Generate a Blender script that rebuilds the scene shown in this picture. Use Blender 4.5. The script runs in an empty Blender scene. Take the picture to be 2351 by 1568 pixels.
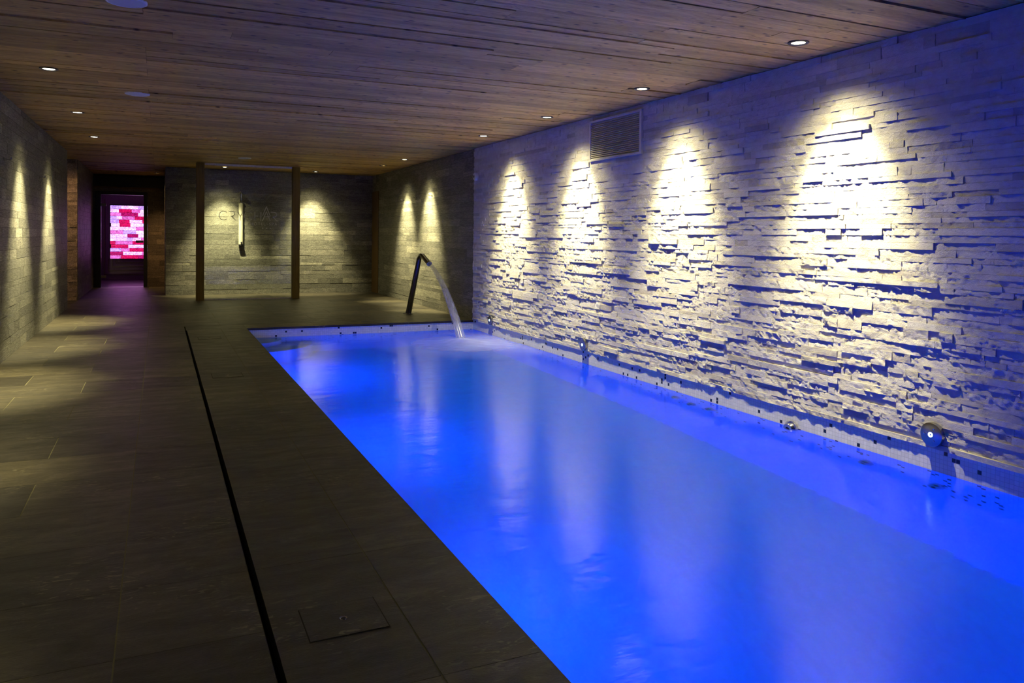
import bpy, bmesh, math, random
import numpy as np
from mathutils import Vector, Matrix
random.seed(7); rng = np.random.default_rng(7)
S = bpy.context.scene; COL = S.collection
PI = math.pi

# ---------------------------------------------------------------- helpers
def tag(o, label=None, cat=None, group=None, kind=None):
    if label: o['label'] = label
    if cat: o['category'] = cat
    if group: o['group'] = group
    if kind: o['kind'] = kind
    return o
def link(name, me, mat=None, parent=None, loc=None):
    o = bpy.data.objects.new(name, me); COL.objects.link(o)
    if mat is not None: me.materials.append(mat)
    if parent is not None: o.parent = parent
    if loc is not None: o.location = loc
    return o
def thing(name, label, cat, loc=(0, 0, 0), group=None, kind=None, rot=(0, 0, 0)):
    o = bpy.data.objects.new(name, None); COL.objects.link(o)
    o.location = loc; o.rotation_euler = rot; o.empty_display_size = 0.1
    return tag(o, label, cat, group, kind)
def bmobj(name, bm, mat, parent=None, smooth=False, loc=None):
    bmesh.ops.recalc_face_normals(bm, faces=bm.faces)
    me = bpy.data.meshes.new(name); bm.to_mesh(me); bm.free()
    if smooth:
        for p in me.polygons: p.use_smooth = True
        try: me.set_sharp_from_angle(angle=math.radians(38))
        except Exception: pass
    return link(name, me, mat, parent, loc)
def bx(bm, x0, x1, y0, y1, z0, z1, bev=0):
    r = bmesh.ops.create_cube(bm, size=1)
    for v in r['verts']:
        v.co = Vector(((x0+x1)/2+v.co.x*(x1-x0), (y0+y1)/2+v.co.y*(y1-y0), (z0+z1)/2+v.co.z*(z1-z0)))
    if bev:
        es = list({e for v in r['verts'] for e in v.link_edges})
        bmesh.ops.bevel(bm, geom=es, offset=bev, segments=2, affect='EDGES', profile=0.5)
def box(name, x0, x1, y0, y1, z0, z1, mat, parent=None, bev=0):
    bm = bmesh.new(); bx(bm, x0, x1, y0, y1, z0, z1, bev)
    return bmobj(name, bm, mat, parent)
def lathe(bm, prof, seg=40, axis='Z', cap=True):
    rings = []
    for r, h in prof:
        ring = []
        for i in range(seg):
            a = 2*PI*i/seg; c, s = r*math.cos(a), r*math.sin(a)
            p = (c, s, h) if axis == 'Z' else ((h, c, s) if axis == 'X' else (c, h, s))
            ring.append(bm.verts.new(p))
        rings.append(ring)
    for a, b in zip(rings, rings[1:]):
        for i in range(seg):
            bm.faces.new((a[i], a[(i+1) % seg], b[(i+1) % seg], b[i]))
    if cap:
        for rg in (rings[0], rings[-1]):
            try: bm.faces.new(rg)
            except Exception: pass
def tube(bm, pts, rad, seg=20, cap=True, squash=1.0):
    pts = [Vector(p) for p in pts]; n = len(pts)
    rads = rad if isinstance(rad, (list, tuple)) else [rad]*n
    rings = []; up = Vector((1, 0, 0))
    for i, p in enumerate(pts):
        t = (pts[min(i+1, n-1)]-pts[max(i-1, 0)]).normalized()
        a = (up-t*up.dot(t)).normalized(); b = t.cross(a)
        rings.append([bm.verts.new(p+a*math.cos(2*PI*k/seg)*rads[i]+b*math.sin(2*PI*k/seg)*rads[i]*squash) for k in range(seg)])
    for a, b in zip(rings, rings[1:]):
        for k in range(seg): bm.faces.new((a[k], a[(k+1) % seg], b[(k+1) % seg], b[k]))
    if cap: bm.faces.new(rings[0]); bm.faces.new(rings[-1])
def bez(p0, p1, p2, p3, n):
    out = []
    for i in range(n+1):
        t = i/n; out.append(tuple((1-t)**3*a+3*(1-t)**2*t*b+3*(1-t)*t*t*c+t**3*d for a, b, c, d in zip(p0, p1, p2, p3)))
    return out

# ---------------------------------------------------------------- materials
def newmat(name):
    m = bpy.data.materials.new(name); m.use_nodes = True
    nt = m.node_tree; nt.nodes.clear()
    out = nt.nodes.new('ShaderNodeOutputMaterial')
    return m, nt, out
def N(nt, t, **kw):
    n = nt.nodes.new('ShaderNode'+t)
    for k, v in kw.items():
        if k in n.inputs.keys() if isinstance(k, str) else False: n.inputs[k].default_value = v
        else: setattr(n, k, v)
    return n
def Lk(nt, a, b): nt.links.new(a, b)
def bsdf(nt, out, base=(.5, .5, .5), rough=.5, metal=0, spec=.5):
    b = nt.nodes.new('ShaderNodeBsdfPrincipled')
    b.inputs['Base Color'].default_value = (*base, 1); b.inputs['Roughness'].default_value = rough
    b.inputs['Metallic'].default_value = metal; b.inputs['Specular IOR Level'].default_value = spec
    Lk(nt, b.outputs[0], out.inputs[0]); return b
def coords(nt, scale=(1, 1, 1), rot=(0, 0, 0)):
    tc = nt.nodes.new('ShaderNodeTexCoord'); mp = nt.nodes.new('ShaderNodeMapping')
    mp.inputs['Scale'].default_value = scale; mp.inputs['Rotation'].default_value = rot
    Lk(nt, tc.outputs['Object'], mp.inputs[0]); return mp.outputs[0]
def noise(nt, vec, scale, detail=4, rough=.55, dist=0):
    n = nt.nodes.new('ShaderNodeTexNoise'); n.inputs['Scale'].default_value = scale
    n.inputs['Detail'].default_value = detail; n.inputs['Roughness'].default_value = rough
    n.inputs['Distortion'].default_value = dist
    Lk(nt, vec, n.inputs['Vector']); return n.outputs['Fac']
def ramp(nt, fac, stops):
    r = nt.nodes.new('ShaderNodeValToRGB'); e = r.color_ramp.elements
    while len(e) < len(stops): e.new(0.5)
    for el, (p, c) in zip(e, stops): el.position = p; el.color = (*c, 1) if len(c) == 3 else c
    Lk(nt, fac, r.inputs[0]); return r.outputs[0]
def mix(nt, a, b, fac, mode='MIX'):
    m = nt.nodes.new('ShaderNodeMix'); m.data_type = 'RGBA'; m.blend_type = mode
    for sock, v in ((m.inputs['A'], a), (m.inputs['B'], b), (m.inputs['Factor'], fac)):
        if hasattr(v, 'is_linked'): Lk(nt, v, sock)
        else: sock.default_value = v if not isinstance(v, tuple) or len(v) == 4 else (*v, 1)
    return m.outputs['Result']
def math_(nt, op, a, b=0.0, c=None):
    m = nt.nodes.new('ShaderNodeMath'); m.operation = op
    for i, v in enumerate((a, b) if c is None else (a, b, c)):
        if hasattr(v, 'is_linked'): Lk(nt, v, m.inputs[i])
        else: m.inputs[i].default_value = v
    return m.outputs[0]
def bump(nt, h, strength, dist, b):
    n = nt.nodes.new('ShaderNodeBump'); n.inputs['Strength'].default_value = strength; n.inputs['Distance'].default_value = dist
    Lk(nt, h, n.inputs['Height']); Lk(nt, n.outputs[0], b.inputs['Normal']); return n
def attr(nt, name='tone'):
    a = nt.nodes.new('ShaderNodeAttribute'); a.attribute_name = name; return a
def tone1(nt):
    sp = nt.nodes.new('ShaderNodeSeparateColor'); Lk(nt, attr(nt).outputs['Color'], sp.inputs[0]); return sp.outputs[0]
def simple(name, base, rough=.5, metal=0, spec=.5, nscale=40, amt=.15):
    m, nt, out = newmat(name); b = bsdf(nt, out, base, rough, metal, spec)
    f = noise(nt, coords(nt), nscale)
    lo = tuple(c*(1-amt) for c in base); hi = tuple(min(1, c*(1+amt)) for c in base)
    Lk(nt, ramp(nt, f, [(.3, lo), (.7, hi)]), b.inputs['Base Color']); return m

def m_white_stone():
    m, nt, out = newmat('white_split_stone'); b = bsdf(nt, out, (.8, .77, .72), .75, 0, .3)
    c = coords(nt); f = noise(nt, c, 14, 5, .6); t = attr(nt)
    col = ramp(nt, f, [(.25, (.70, .655, .59)), (.5, (.80, .765, .71)), (.75, (.85, .83, .79))])
    tone = ramp(nt, tone1(nt), [(0, (.72, .70, .66)), (.2, (.92, .91, .90)), (1, (1, 1, 1))])
    Lk(nt, mix(nt, col, tone, 1.0, 'MULTIPLY'), b.inputs['Base Color'])
    h = math_(nt, 'ADD', noise(nt, coords(nt, (1, .7, 1), (.5, 0, 0)), 75, 7, .75), math_(nt, 'MULTIPLY', noise(nt, c, 260, 3, .6), .3))
    bump(nt, h, 1.0, .014, b); return m
def m_dark_stone(name, lo, hi, streak=(1, 1, 12), rough=(.35, .6), sp=.5):
    m, nt, out = newmat(name); b = bsdf(nt, out, lo, .45, 0, sp)
    c = coords(nt); cs = coords(nt, streak); t = attr(nt)
    f1 = noise(nt, cs, 9, 6, .7); f2 = noise(nt, c, 85, 5, .8)
    base = ramp(nt, f1, [(.3, lo), (.7, hi)])
    tone = ramp(nt, tone1(nt), [(0, (.58, .58, .58)), (.5, (.84, .84, .84)), (.88, (1.02, 1.0, .98)), (1, (1.4, 1.38, 1.3))])
    col = mix(nt, base, tone, 1.0, 'MULTIPLY')
    col = mix(nt, col, ramp(nt, f2, [(.36, (.3, .3, .3)), (.5, (1, 1, 1)), (.64, (1.9, 1.9, 1.9))]), .85, 'MULTIPLY')
    fl = noise(nt, coords(nt, (1.0, 1.0, 1.0), (.6, .3, .9)), 42, 2, .5, 1.5)
    col = mix(nt, col, (hi[0]*2.6, hi[1]*2.6, hi[2]*2.4, 1), ramp(nt, fl, [(.74, (0, 0, 0)), (.77, (.7, .7, .7))]))
    Lk(nt, col, b.inputs['Base Color'])
    Lk(nt, ramp(nt, f1, [(.3, (rough[1],)*3), (.7, (rough[0],)*3)]), b.inputs['Roughness'])
    bump(nt, math_(nt, 'ADD', f1, math_(nt, 'MULTIPLY', f2, .35)), .5, .004, b); return m
def m_floor_stone():
    m, nt, out = newmat('floor_slate'); b = bsdf(nt, out, (.08, .07, .055), .42, 0, .45)
    cs = coords(nt, (1, 3.2, 1)); c = coords(nt); t = attr(nt)
    f1 = noise(nt, cs, 3.2, 9, .75, .6); f2 = noise(nt, coords(nt, (1, 1.8, 1)), 85, 5, .8)
    base = ramp(nt, f1, [(.3, (.020, .0165, .011)), (.5, (.040, .034, .024)), (.72, (.078, .067, .047))])
    tone = ramp(nt, tone1(nt), [(0, (.5, .48, .48)), (.5, (.95, .95, .93)), (1, (1.6, 1.57, 1.35))])
    col = mix(nt, base, tone, 1.0, 'MULTIPLY')
    col = mix(nt, col, ramp(nt, f2, [(.32, (.4, .4, .4)), (.5, (1, 1, 1)), (.7, (1.6, 1.6, 1.6))]), .85, 'MULTIPLY')
    # pale fossil flecks
    v = nt.nodes.new('ShaderNodeTexNoise'); v.inputs['Scale'].default_value = 11; v.inputs['Detail'].default_value = 2; v.inputs['Distortion'].default_value = 2.2
    Lk(nt, coords(nt, (1, 3.2, 1), (0, 0, .25)), v.inputs['Vector'])
    gate = ramp(nt, noise(nt, c, 2.2, 1), [(.48, (0, 0, 0)), (.62, (1, 1, 1))])
    fk = mix(nt, (0, 0, 0), ramp(nt, v.outputs['Fac'], [(.605, (0, 0, 0)), (.64, (.5, .5, .5))]), gate)
    col = mix(nt, col, (.26, .23, .15, 1), fk)
    Lk(nt, col, b.inputs['Base Color'])
    Lk(nt, ramp(nt, f1, [(.25, (.52,)*3), (.75, (.30,)*3)]), b.inputs['Roughness'])
    bump(nt, math_(nt, 'ADD', f1, math_(nt, 'MULTIPLY', f2, .6)), .55, .006, b); return m
def m_planks():
    m, nt, out = newmat('ceiling_larch'); b = bsdf(nt, out, (.3, .2, .11), .6, 0, .3)
    t = attr(nt); tc = nt.nodes.new('ShaderNodeTexCoord')
    off = nt.nodes.new('ShaderNodeVectorMath'); off.operation = 'MULTIPLY_ADD'
    Lk(nt, t.outputs['Color'], off.inputs[0]); off.inputs[1].default_value = (37, 19, 0); Lk(nt, tc.outputs['Object'], off.inputs[2])
    def mp(s):
        n = nt.nodes.new('ShaderNodeMapping'); n.inputs['Scale'].default_value = s; Lk(nt, off.outputs[0], n.inputs[0]); return n.outputs[0]
    f1 = noise(nt, mp((1, 9, 1)), 2.4, 7, .65, .6); f2 = noise(nt, mp((1.2, 22, 1)), 9, 4, .6, .3)
    base = ramp(nt, f1, [(.25, (.31, .19, .055)), (.5, (.54, .355, .115)), (.75, (.70, .50, .20))])
    base = mix(nt, base, ramp(nt, f2, [(.3, (.6, .56, .52)), (.6, (1.1, 1.1, 1.1))]), .8, 'MULTIPLY')
    vo = nt.nodes.new('ShaderNodeTexVoronoi'); vo.voronoi_dimensions = '2D'; vo.inputs['Scale'].default_value = 3.6; vo.inputs['Randomness'].default_value = 1
    Lk(nt, mp((.9, 2.2, 1)), vo.inputs['Vector'])
    kn = ramp(nt, math_(nt, 'ADD', vo.outputs['Distance'], math_(nt, 'MULTIPLY', f1, .05)), [(.06, (.12, .12, .12)), (.12, (1, 1, 1))])
    base = mix(nt, (.07, .042, .03, 1), base, kn)
    st = ramp(nt, noise(nt, mp((2.5, 5, 1)), 4, 3, .5, 1.0), [(.62, (1, 1, 1)), (.72, (.62, .58, .56))])
    base = mix(nt, base, st, .8, 'MULTIPLY')
    tone = ramp(nt, tone1(nt), [(0, (.70, .68, .66)), (.5, (.95, .93, .91)), (1, (1.2, 1.16, 1.08))])
    Lk(nt, mix(nt, base, tone, 1.0, 'MULTIPLY'), b.inputs['Base Color'])
    bump(nt, math_(nt, 'ADD', f1, f2), .45, .005, b); return m
def m_wood(name, c0, c1):
    m, nt, out = newmat(name); b = bsdf(nt, out, c0, .55, 0, .3)
    f1 = noise(nt, coords(nt, (9, 9, .8)), 4, 6, .6, .5)
    vo = nt.nodes.new('ShaderNodeTexVoronoi'); vo.inputs['Scale'].default_value = 3; Lk(nt, coords(nt, (2.2, 2.2, .8)), vo.inputs['Vector'])
    k = ramp(nt, vo.outputs['Distance'], [(.05, (.25, .2, .15)), (.11, (1, 1, 1))])
    Lk(nt, mix(nt, ramp(nt, f1, [(.3, c0), (.7, c1)]), k, .8, 'MULTIPLY'), b.inputs['Base Color'])
    bump(nt, f1, .3, .004, b); return m
def m_mosaic(name, axes, T=.0262, dark=.035, zlow=-.55):
    m, nt, out = newmat(name); b = bsdf(nt, out, (.8, .8, .8), .22, 0, .5)
    tc = nt.nodes.new('ShaderNodeTexCoord'); sp = nt.nodes.new('ShaderNodeSeparateXYZ'); Lk(nt, tc.outputs['Object'], sp.inputs[0])
    u = math_(nt, 'MULTIPLY', sp.outputs[axes[0]], 1/T); v = math_(nt, 'MULTIPLY', sp.outputs[axes[1]], 1/T)
    fu, fv = math_(nt, 'FLOOR', u), math_(nt, 'FLOOR', v)
    cb = nt.nodes.new('ShaderNodeCombineXYZ'); Lk(nt, fu, cb.inputs[0]); Lk(nt, fv, cb.inputs[1])
    wn = nt.nodes.new('ShaderNodeTexWhiteNoise'); wn.noise_dimensions = '2D'; Lk(nt, cb.outputs[0], wn.inputs['Vector'])
    isd = math_(nt, 'LESS_THAN', wn.outputs['Value'], dark)
    if axes[1] == 2: isd = math_(nt, 'MULTIPLY', isd, math_(nt, 'GREATER_THAN', sp.outputs[2], zlow))
    var = ramp(nt, wn.outputs['Value'], [(0, (.70, .72, .74)), (1, (.82, .83, .84))])
    col = mix(nt, var, (.012, .02, .05, 1), isd)
    du = math_(nt, 'ABSOLUTE', math_(nt, 'SUBTRACT', math_(nt, 'FRACT', u), .5)); dv = math_(nt, 'ABSOLUTE', math_(nt, 'SUBTRACT', math_(nt, 'FRACT', v), .5))
    g = math_(nt, 'GREATER_THAN', math_(nt, 'MAXIMUM', du, dv), .455)
    col = mix(nt, col, (.52, .53, .54, 1), g)
    Lk(nt, col, b.inputs['Base Color'])
    Lk(nt, mix(nt, (.2, .2, .2, 1), (.8, .8, .8, 1), g), b.inputs['Roughness'])
    bump(nt, math_(nt, 'SUBTRACT', 1.0, g), .4, .002, b); return m
def m_emit(name, col, st):
    m, nt, out = newmat(name); e = nt.nodes.new('ShaderNodeEmission')
    e.inputs[0].default_value = (*col, 1); e.inputs[1].default_value = st; Lk(nt, e.outputs[0], out.inputs[0]); return m
def m_thin_glass(name, tint=(1, 1, 1), refl=1.0, ior=1.5):
    m, nt, out = newmat(name); fr = nt.nodes.new('ShaderNodeFresnel'); fr.inputs[0].default_value = ior
    tr = nt.nodes.new('ShaderNodeBsdfTransparent'); tr.inputs[0].default_value = (*tint, 1)
    gl = nt.nodes.new('ShaderNodeBsdfGlossy'); gl.inputs['Roughness'].default_value = .02
    ms = nt.nodes.new('ShaderNodeMixShader'); Lk(nt, math_(nt, 'MULTIPLY', fr.outputs[0], refl), ms.inputs[0])
    Lk(nt, tr.outputs[0], ms.inputs[1]); Lk(nt, gl.outputs[0], ms.inputs[2]); Lk(nt, ms.outputs[0], out.inputs[0]); return m
def m_water():
    m, nt, out = newmat('pool_water_surface')
    fr = nt.nodes.new('ShaderNodeFresnel'); fr.inputs[0].default_value = 1.333
    rf = nt.nodes.new('ShaderNodeBsdfRefraction'); rf.inputs['IOR'].default_value = 1.333; rf.inputs['Roughness'].default_value = .07
    rf.inputs[0].default_value = (.15, .66, 1, 1)
    gl = nt.nodes.new('ShaderNodeBsdfGlossy'); gl.inputs['Roughness'].default_value = .14
    bp = nt.nodes.new('ShaderNodeBump'); bp.inputs['Strength'].default_value = .27; bp.inputs['Distance'].default_value = .02
    h = math_(nt, 'ADD', noise(nt, coords(nt, (1, 1.6, 1)), 3.0, 3, .5), math_(nt, 'MULTIPLY', noise(nt, coords(nt, (1, 3, 1)), 14, 5, .65), .13))
    Lk(nt, h, bp.inputs['Height'])
    for n in (rf, gl, fr): Lk(nt, bp.outputs[0], n.inputs['Normal'])
    ms = nt.nodes.new('ShaderNodeMixShader'); Lk(nt, fr.outputs[0], ms.inputs[0])
    Lk(nt, rf.outputs[0], ms.inputs[1]); Lk(nt, gl.outputs[0], ms.inputs[2]); Lk(nt, ms.outputs[0], out.inputs[0]); return m
def m_foam(name, centre, rx, ry, dens):
    m, nt, out = newmat(name)
    tc = nt.nodes.new('ShaderNodeTexCoord'); mp = nt.nodes.new('ShaderNodeMapping')
    mp.inputs['Scale'].default_value = (1/rx, 1/ry, 0); Lk(nt, tc.outputs['Object'], mp.inputs[0])
    ln = nt.nodes.new('ShaderNodeVectorMath'); ln.operation = 'LENGTH'; Lk(nt, mp.outputs[0], ln.inputs[0])
    rad = ramp(nt, ln.outputs['Value'], [(0, (1, 1, 1)), (.35, (.55, .55, .55)), (1, (0, 0, 0))])
    nz = ramp(nt, noise(nt, coords(nt, (1, 2, 1)), 5, 4), [(.3, (.75, .75, .75)), (.7, (1, 1, 1))])
    fac = math_(nt, 'MULTIPLY', math_(nt, 'MULTIPLY', rad, nz), dens)
    d = nt.nodes.new('ShaderNodeBsdfDiffuse'); d.inputs[0].default_value = (.85, .87, .9, 1)
    tl = nt.nodes.new('ShaderNodeBsdfTranslucent'); tl.inputs[0].default_value = (.85, .87, .9, 1)
    a = nt.nodes.new('ShaderNodeMixShader'); a.inputs[0].default_value = .7; Lk(nt, d.outputs[0], a.inputs[1]); Lk(nt, tl.outputs[0], a.inputs[2])
    t = nt.nodes.new('ShaderNodeBsdfTransparent'); ms = nt.nodes.new('ShaderNodeMixShader')
    Lk(nt, fac, ms.inputs[0]); Lk(nt, t.outputs[0], ms.inputs[1]); Lk(nt, a.outputs[0], ms.inputs[2]); Lk(nt, ms.outputs[0], out.inputs[0]); return m
def m_stream():
    m, nt, out = newmat('falling_water')
    d = nt.nodes.new('ShaderNodeBsdfDiffuse'); d.inputs[0].default_value = (.55, .57, .62, 1)
    tl = nt.nodes.new('ShaderNodeBsdfTranslucent'); tl.inputs[0].default_value = (.85, .87, .95, 1)
    gl = nt.nodes.new('ShaderNodeBsdfGlossy'); gl.inputs['Roughness'].default_value = .15
    a = nt.nodes.new('ShaderNodeMixShader'); a.inputs[0].default_value = .5; Lk(nt, d.outputs[0], a.inputs[1]); Lk(nt, tl.outputs[0], a.inputs[2])
    b2 = nt.nodes.new('ShaderNodeMixShader'); b2.inputs[0].default_value = .04; Lk(nt, a.outputs[0], b2.inputs[1]); Lk(nt, gl.outputs[0], b2.inputs[2])
    t = nt.nodes.new('ShaderNodeBsdfTransparent'); ms = nt.nodes.new('ShaderNodeMixShader')
    lw = nt.nodes.new('ShaderNodeLayerWeight'); lw.inputs[0].default_value = .35
    f = noise(nt, coords(nt, (30, 4, 2)), 3, 3)
    fac = math_(nt, 'SUBTRACT', ramp(nt, f, [(.3, (.36,)*3), (.7, (.48,)*3)]), math_(nt, 'MULTIPLY', lw.outputs['Facing'], .35))
    Lk(nt, fac, ms.inputs[0]); Lk(nt, t.outputs[0], ms.inputs[1]); Lk(nt, b2.outputs[0], ms.inputs[2]); Lk(nt, ms.outputs[0], out.inputs[0]); return m
def m_salt():
    m, nt, out = newmat('backlit_salt_brick'); a = attr(nt, 'tone')
    st = noise(nt, coords(nt, (1, 1, 1.6), (0, .6, 0)), 10, 5, .65, 2.5)
    col = mix(nt, a.outputs['Color'], ramp(nt, st, [(.34, (.35, .05, .18)), (.47, (.85, .65, .88)), (.6, (1.6, 1.6, 1.6))]), .75, 'MULTIPLY')
    e = nt.nodes.new('ShaderNodeEmission'); Lk(nt, col, e.inputs[0]); e.inputs[1].default_value = 2.3
    g = nt.nodes.new('ShaderNodeBsdfGlossy'); g.inputs['Roughness'].default_value = .4; g.inputs[0].default_value = (.04, .04, .04, 1)
    ad = nt.nodes.new('ShaderNodeAddShader'); Lk(nt, e.outputs[0], ad.inputs[0]); Lk(nt, g.outputs[0], ad.inputs[1]); Lk(nt, ad.outputs[0], out.inputs[0]); return m

def m_frost():
    m, nt, out = newmat('etched_lettering')
    d = nt.nodes.new('ShaderNodeBsdfDiffuse'); d.inputs[0].default_value = (.9, .88, .95, 1)
    tl = nt.nodes.new('ShaderNodeBsdfTranslucent'); tl.inputs[0].default_value = (.9, .9, .95, 1)
    a = nt.nodes.new('ShaderNodeMixShader'); a.inputs[0].default_value = .4; Lk(nt, d.outputs[0], a.inputs[1]); Lk(nt, tl.outputs[0], a.inputs[2])
    t = nt.nodes.new('ShaderNodeBsdfTransparent'); ms = nt.nodes.new('ShaderNodeMixShader')
    Lk(nt, math_(nt, 'ADD', .36, math_(nt, 'MULTIPLY', noise(nt, coords(nt), 200), .2)), ms.inputs[0]); Lk(nt, t.outputs[0], ms.inputs[1]); Lk(nt, a.outputs[0], ms.inputs[2]); Lk(nt, ms.outputs[0], out.inputs[0]); return m
M_WHITE = m_white_stone()
M_DARK = m_dark_stone('dark_slate_wall', (.065, .063, .053), (.26, .252, .212))
M_BROWN = m_dark_stone('brown_slate_wall', (.07, .055, .04), (.17, .13, .09))
M_SAND = m_dark_stone('sandstone_pier', (.26, .20, .15), (.42, .33, .25), (1, 1, 3), (.6, .8), .2)
M_FLOOR = m_floor_stone()
M_GROUT = simple('olive_grout', (.17, .155, .085), .8, 0, .2, 60)
M_GROUTD = simple('dark_grout', (.022, .02, .017), .8, 0, .2, 60)
M_PLANK = m_planks()
M_POST = m_wood('post_oak', (.105, .070, .018), (.185, .125, .035))
M_JAMB = m_wood('jamb_oak', (.09, .05, .015), (.14, .085, .03))
M_MOSX = m_mosaic('mosaic_side', (1, 2)); M_MOSY = m_mosaic('mosaic_end', (0, 2)); M_MOSZ = m_mosaic('mosaic_bottom', (0, 1), dark=0.0)
M_CHROME = simple('polished_steel', (.62, .62, .64), .12, 1, .5, 30, .05)
M_FACE = simple('satin_faceplate', (.42, .42, .45), .27, 1, .5, 60, .05)
M_STEEL = simple('brushed_dark_steel', (.26, .25, .26), .28, 1, .5, 80, .15)
M_BLACK = simple('black_metal', (.012, .012, .014), .4, 0, .4)
M_BEZEL = simple('downlight_bezel', (.10, .10, .12), .35, .7, .5)
M_LENS = m_emit('downlight_lens', (1, .93, .66), 14)
M_LENSW = m_emit('corridor_lens', (1, .6, .28), 8)
M_SPK = simple('speaker_cloth', (.62, .62, .64), .8, 0, .3, 400, .12)
M_SPKR = simple('speaker_rim', (.72, .72, .74), .45, 0, .5)
M_VENT = simple('painted_vent', (.68, .65, .60), .5, .2, .4, 50, .06)
M_CREAM = simple('cream_shower_panel', (.50, .48, .38), .35, 0, .5, 20, .04)
M_GLASS = m_thin_glass('screen_glass', (.96, .98, .97), 1.0)
M_DOORG = m_thin_glass('door_glass', (.75, .62, .78), 1.0)
M_FROST = m_frost()
M_WATER = m_water(); M_STREAM = m_stream(); M_SALT = m_salt()
M_JETL = m_emit('jet_led', (.35, .55, 1), 9)
M_ROOM = simple('dark_plaster', (.34, .24, .32), .7, 0, .3)
M_TAN = simple('tan_reflection', (.20, .17, .10), .55, 0, .4)
M_HINGE = simple('brass_hinge', (.32, .28, .18), .35, .8, .5)
M_WHITEP = simple('white_plastic', (.78, .78, .78), .4, 0, .5, 40, .04)

# ---------------------------------------------------------------- stone / plank / tile fields
def vnoise(x, y, seed):
    xi = np.floor(x).astype(np.int64); yi = np.floor(y).astype(np.int64); xf = x-xi; yf = y-yi
    def h(i, j):
        n = (i*374761393+j*668265263+seed*982451653) & 0x7fffffff
        n = ((n ^ (n >> 13))*1274126177) & 0x7fffffff
        return ((n ^ (n >> 16)) & 0xffff)/65535.0
    u = xf*xf*(3-2*xf); v = yf*yf*(3-2*yf)
    return (h(xi, yi)*(1-u)+h(xi+1, yi)*u)*(1-v)+(h(xi, yi+1)*(1-u)+h(xi+1, yi+1)*u)*v
class Field:
    """accumulates blocks whose front faces lie on a plane O + u*U + v*V, raised along N"""
    def __init__(s, O, U, V, Nn):
        s.O, s.U, s.V, s.N = [np.array(a, float) for a in (O, U, V, Nn)]
        s.vs, s.fs, s.tn, s.n = [], [], [], 0
        s.flip = np.dot(np.cross(s.U, s.V), s.N) < 0
    def grid(s, u0, u1, v0, v1, nu, nv, H, tone, back=-.004, sides=True):
        u = np.linspace(u0, u1, nu+1); v = np.linspace(v0, v1, nv+1)
        UU, VV = np.meshgrid(u, v, indexing='ij')
        HH = H(UU, VV) if callable(H) else np.full(UU.shape, float(H))
        def put(a, b, c):
            P = s.O+a[..., None]*s.U+b[..., None]*s.V+c[..., None]*s.N
            P = P.reshape(-1, 3); st = s.n; s.vs.append(P); s.n += len(P)
            s.tn.append(np.tile(np.array([tone]), (len(P), 1))); return st
        st = put(UU, VV, HH); k = nv+1
        i, j = np.meshgrid(np.arange(nu), np.arange(nv), indexing='ij')
        a = st+i*k+j; q = np.stack([a, a+k, a+k+1, a+1], -1).reshape(-1, 4)
        s.fs.append(q[:, ::-1] if s.flip else q)
        if sides:
            for (uu, vv, hh, fl) in ((UU[:, 0], VV[:, 0], HH[:, 0], 1), (UU[:, -1], VV[:, -1], HH[:, -1], 0), (UU[0], VV[0], HH[0], 0), (UU[-1], VV[-1], HH[-1], 1)):
                n = len(uu); a2 = np.stack([uu, uu]); b2 = np.stack([vv, vv]); c2 = np.stack([hh, np.full(n, back)])
                st = put(a2, b2, c2); t = np.arange(n-1)
                q = np.stack([st+t, st+n+t, st+n+t+1, st+t+1], -1)
                if not fl: q = q[:, ::-1]
                s.fs.append(q[:, ::-1] if s.flip else q)
    def build(s, name, mats, parent=None, smooth=True, extra=None):
        V = np.concatenate(s.vs); F = np.concatenate(s.fs); T = np.concatenate(s.tn)
        me = bpy.data.meshes.new(name)
        me.vertices.add(len(V)); me.vertices.foreach_set('co', V.astype(np.float32).ravel())
        me.loops.add(F.size); me.loops.foreach_set('vertex_index', F.astype(np.int32).ravel())
        me.polygons.add(len(F)); me.polygons.foreach_set('loop_start', np.arange(0, F.size, 4, dtype=np.int32))
        me.polygons.foreach_set('use_smooth', np.full(len(F), smooth))
        me.update(calc_edges=True)
        ca = me.color_attributes.new('tone', 'FLOAT_COLOR', 'POINT')
        c4 = np.concatenate([T, np.ones((len(T), 1))], 1).astype(np.float32); ca.data.foreach_set('color', c4.ravel())
        if extra:   # solid backing boxes in material slot 1
            bm = bmesh.new(); bm.from_mesh(me); n0 = len(bm.faces)
            for e in extra: bx(bm, *e)
            bm.faces.ensure_lookup_table()
            for f in bm.faces[n0:]: f.material_index = 1; f.smooth = False
            bm.to_mesh(me); bm.free()
        o = link(name, me, None, parent)
        for m in mats: me.materials.append(m)
        return o
def courses(total, hs, ws):
    out = []; z = 0
    while z < total-1e-4:
        h = random.choices(hs, ws)[0]
        if total-z-h < min(hs)*.8: h = total-z
        out.append((z, h)); z += h
    return out
def gtone(): t = random.random(); return (t, random.random(), random.random())

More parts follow.
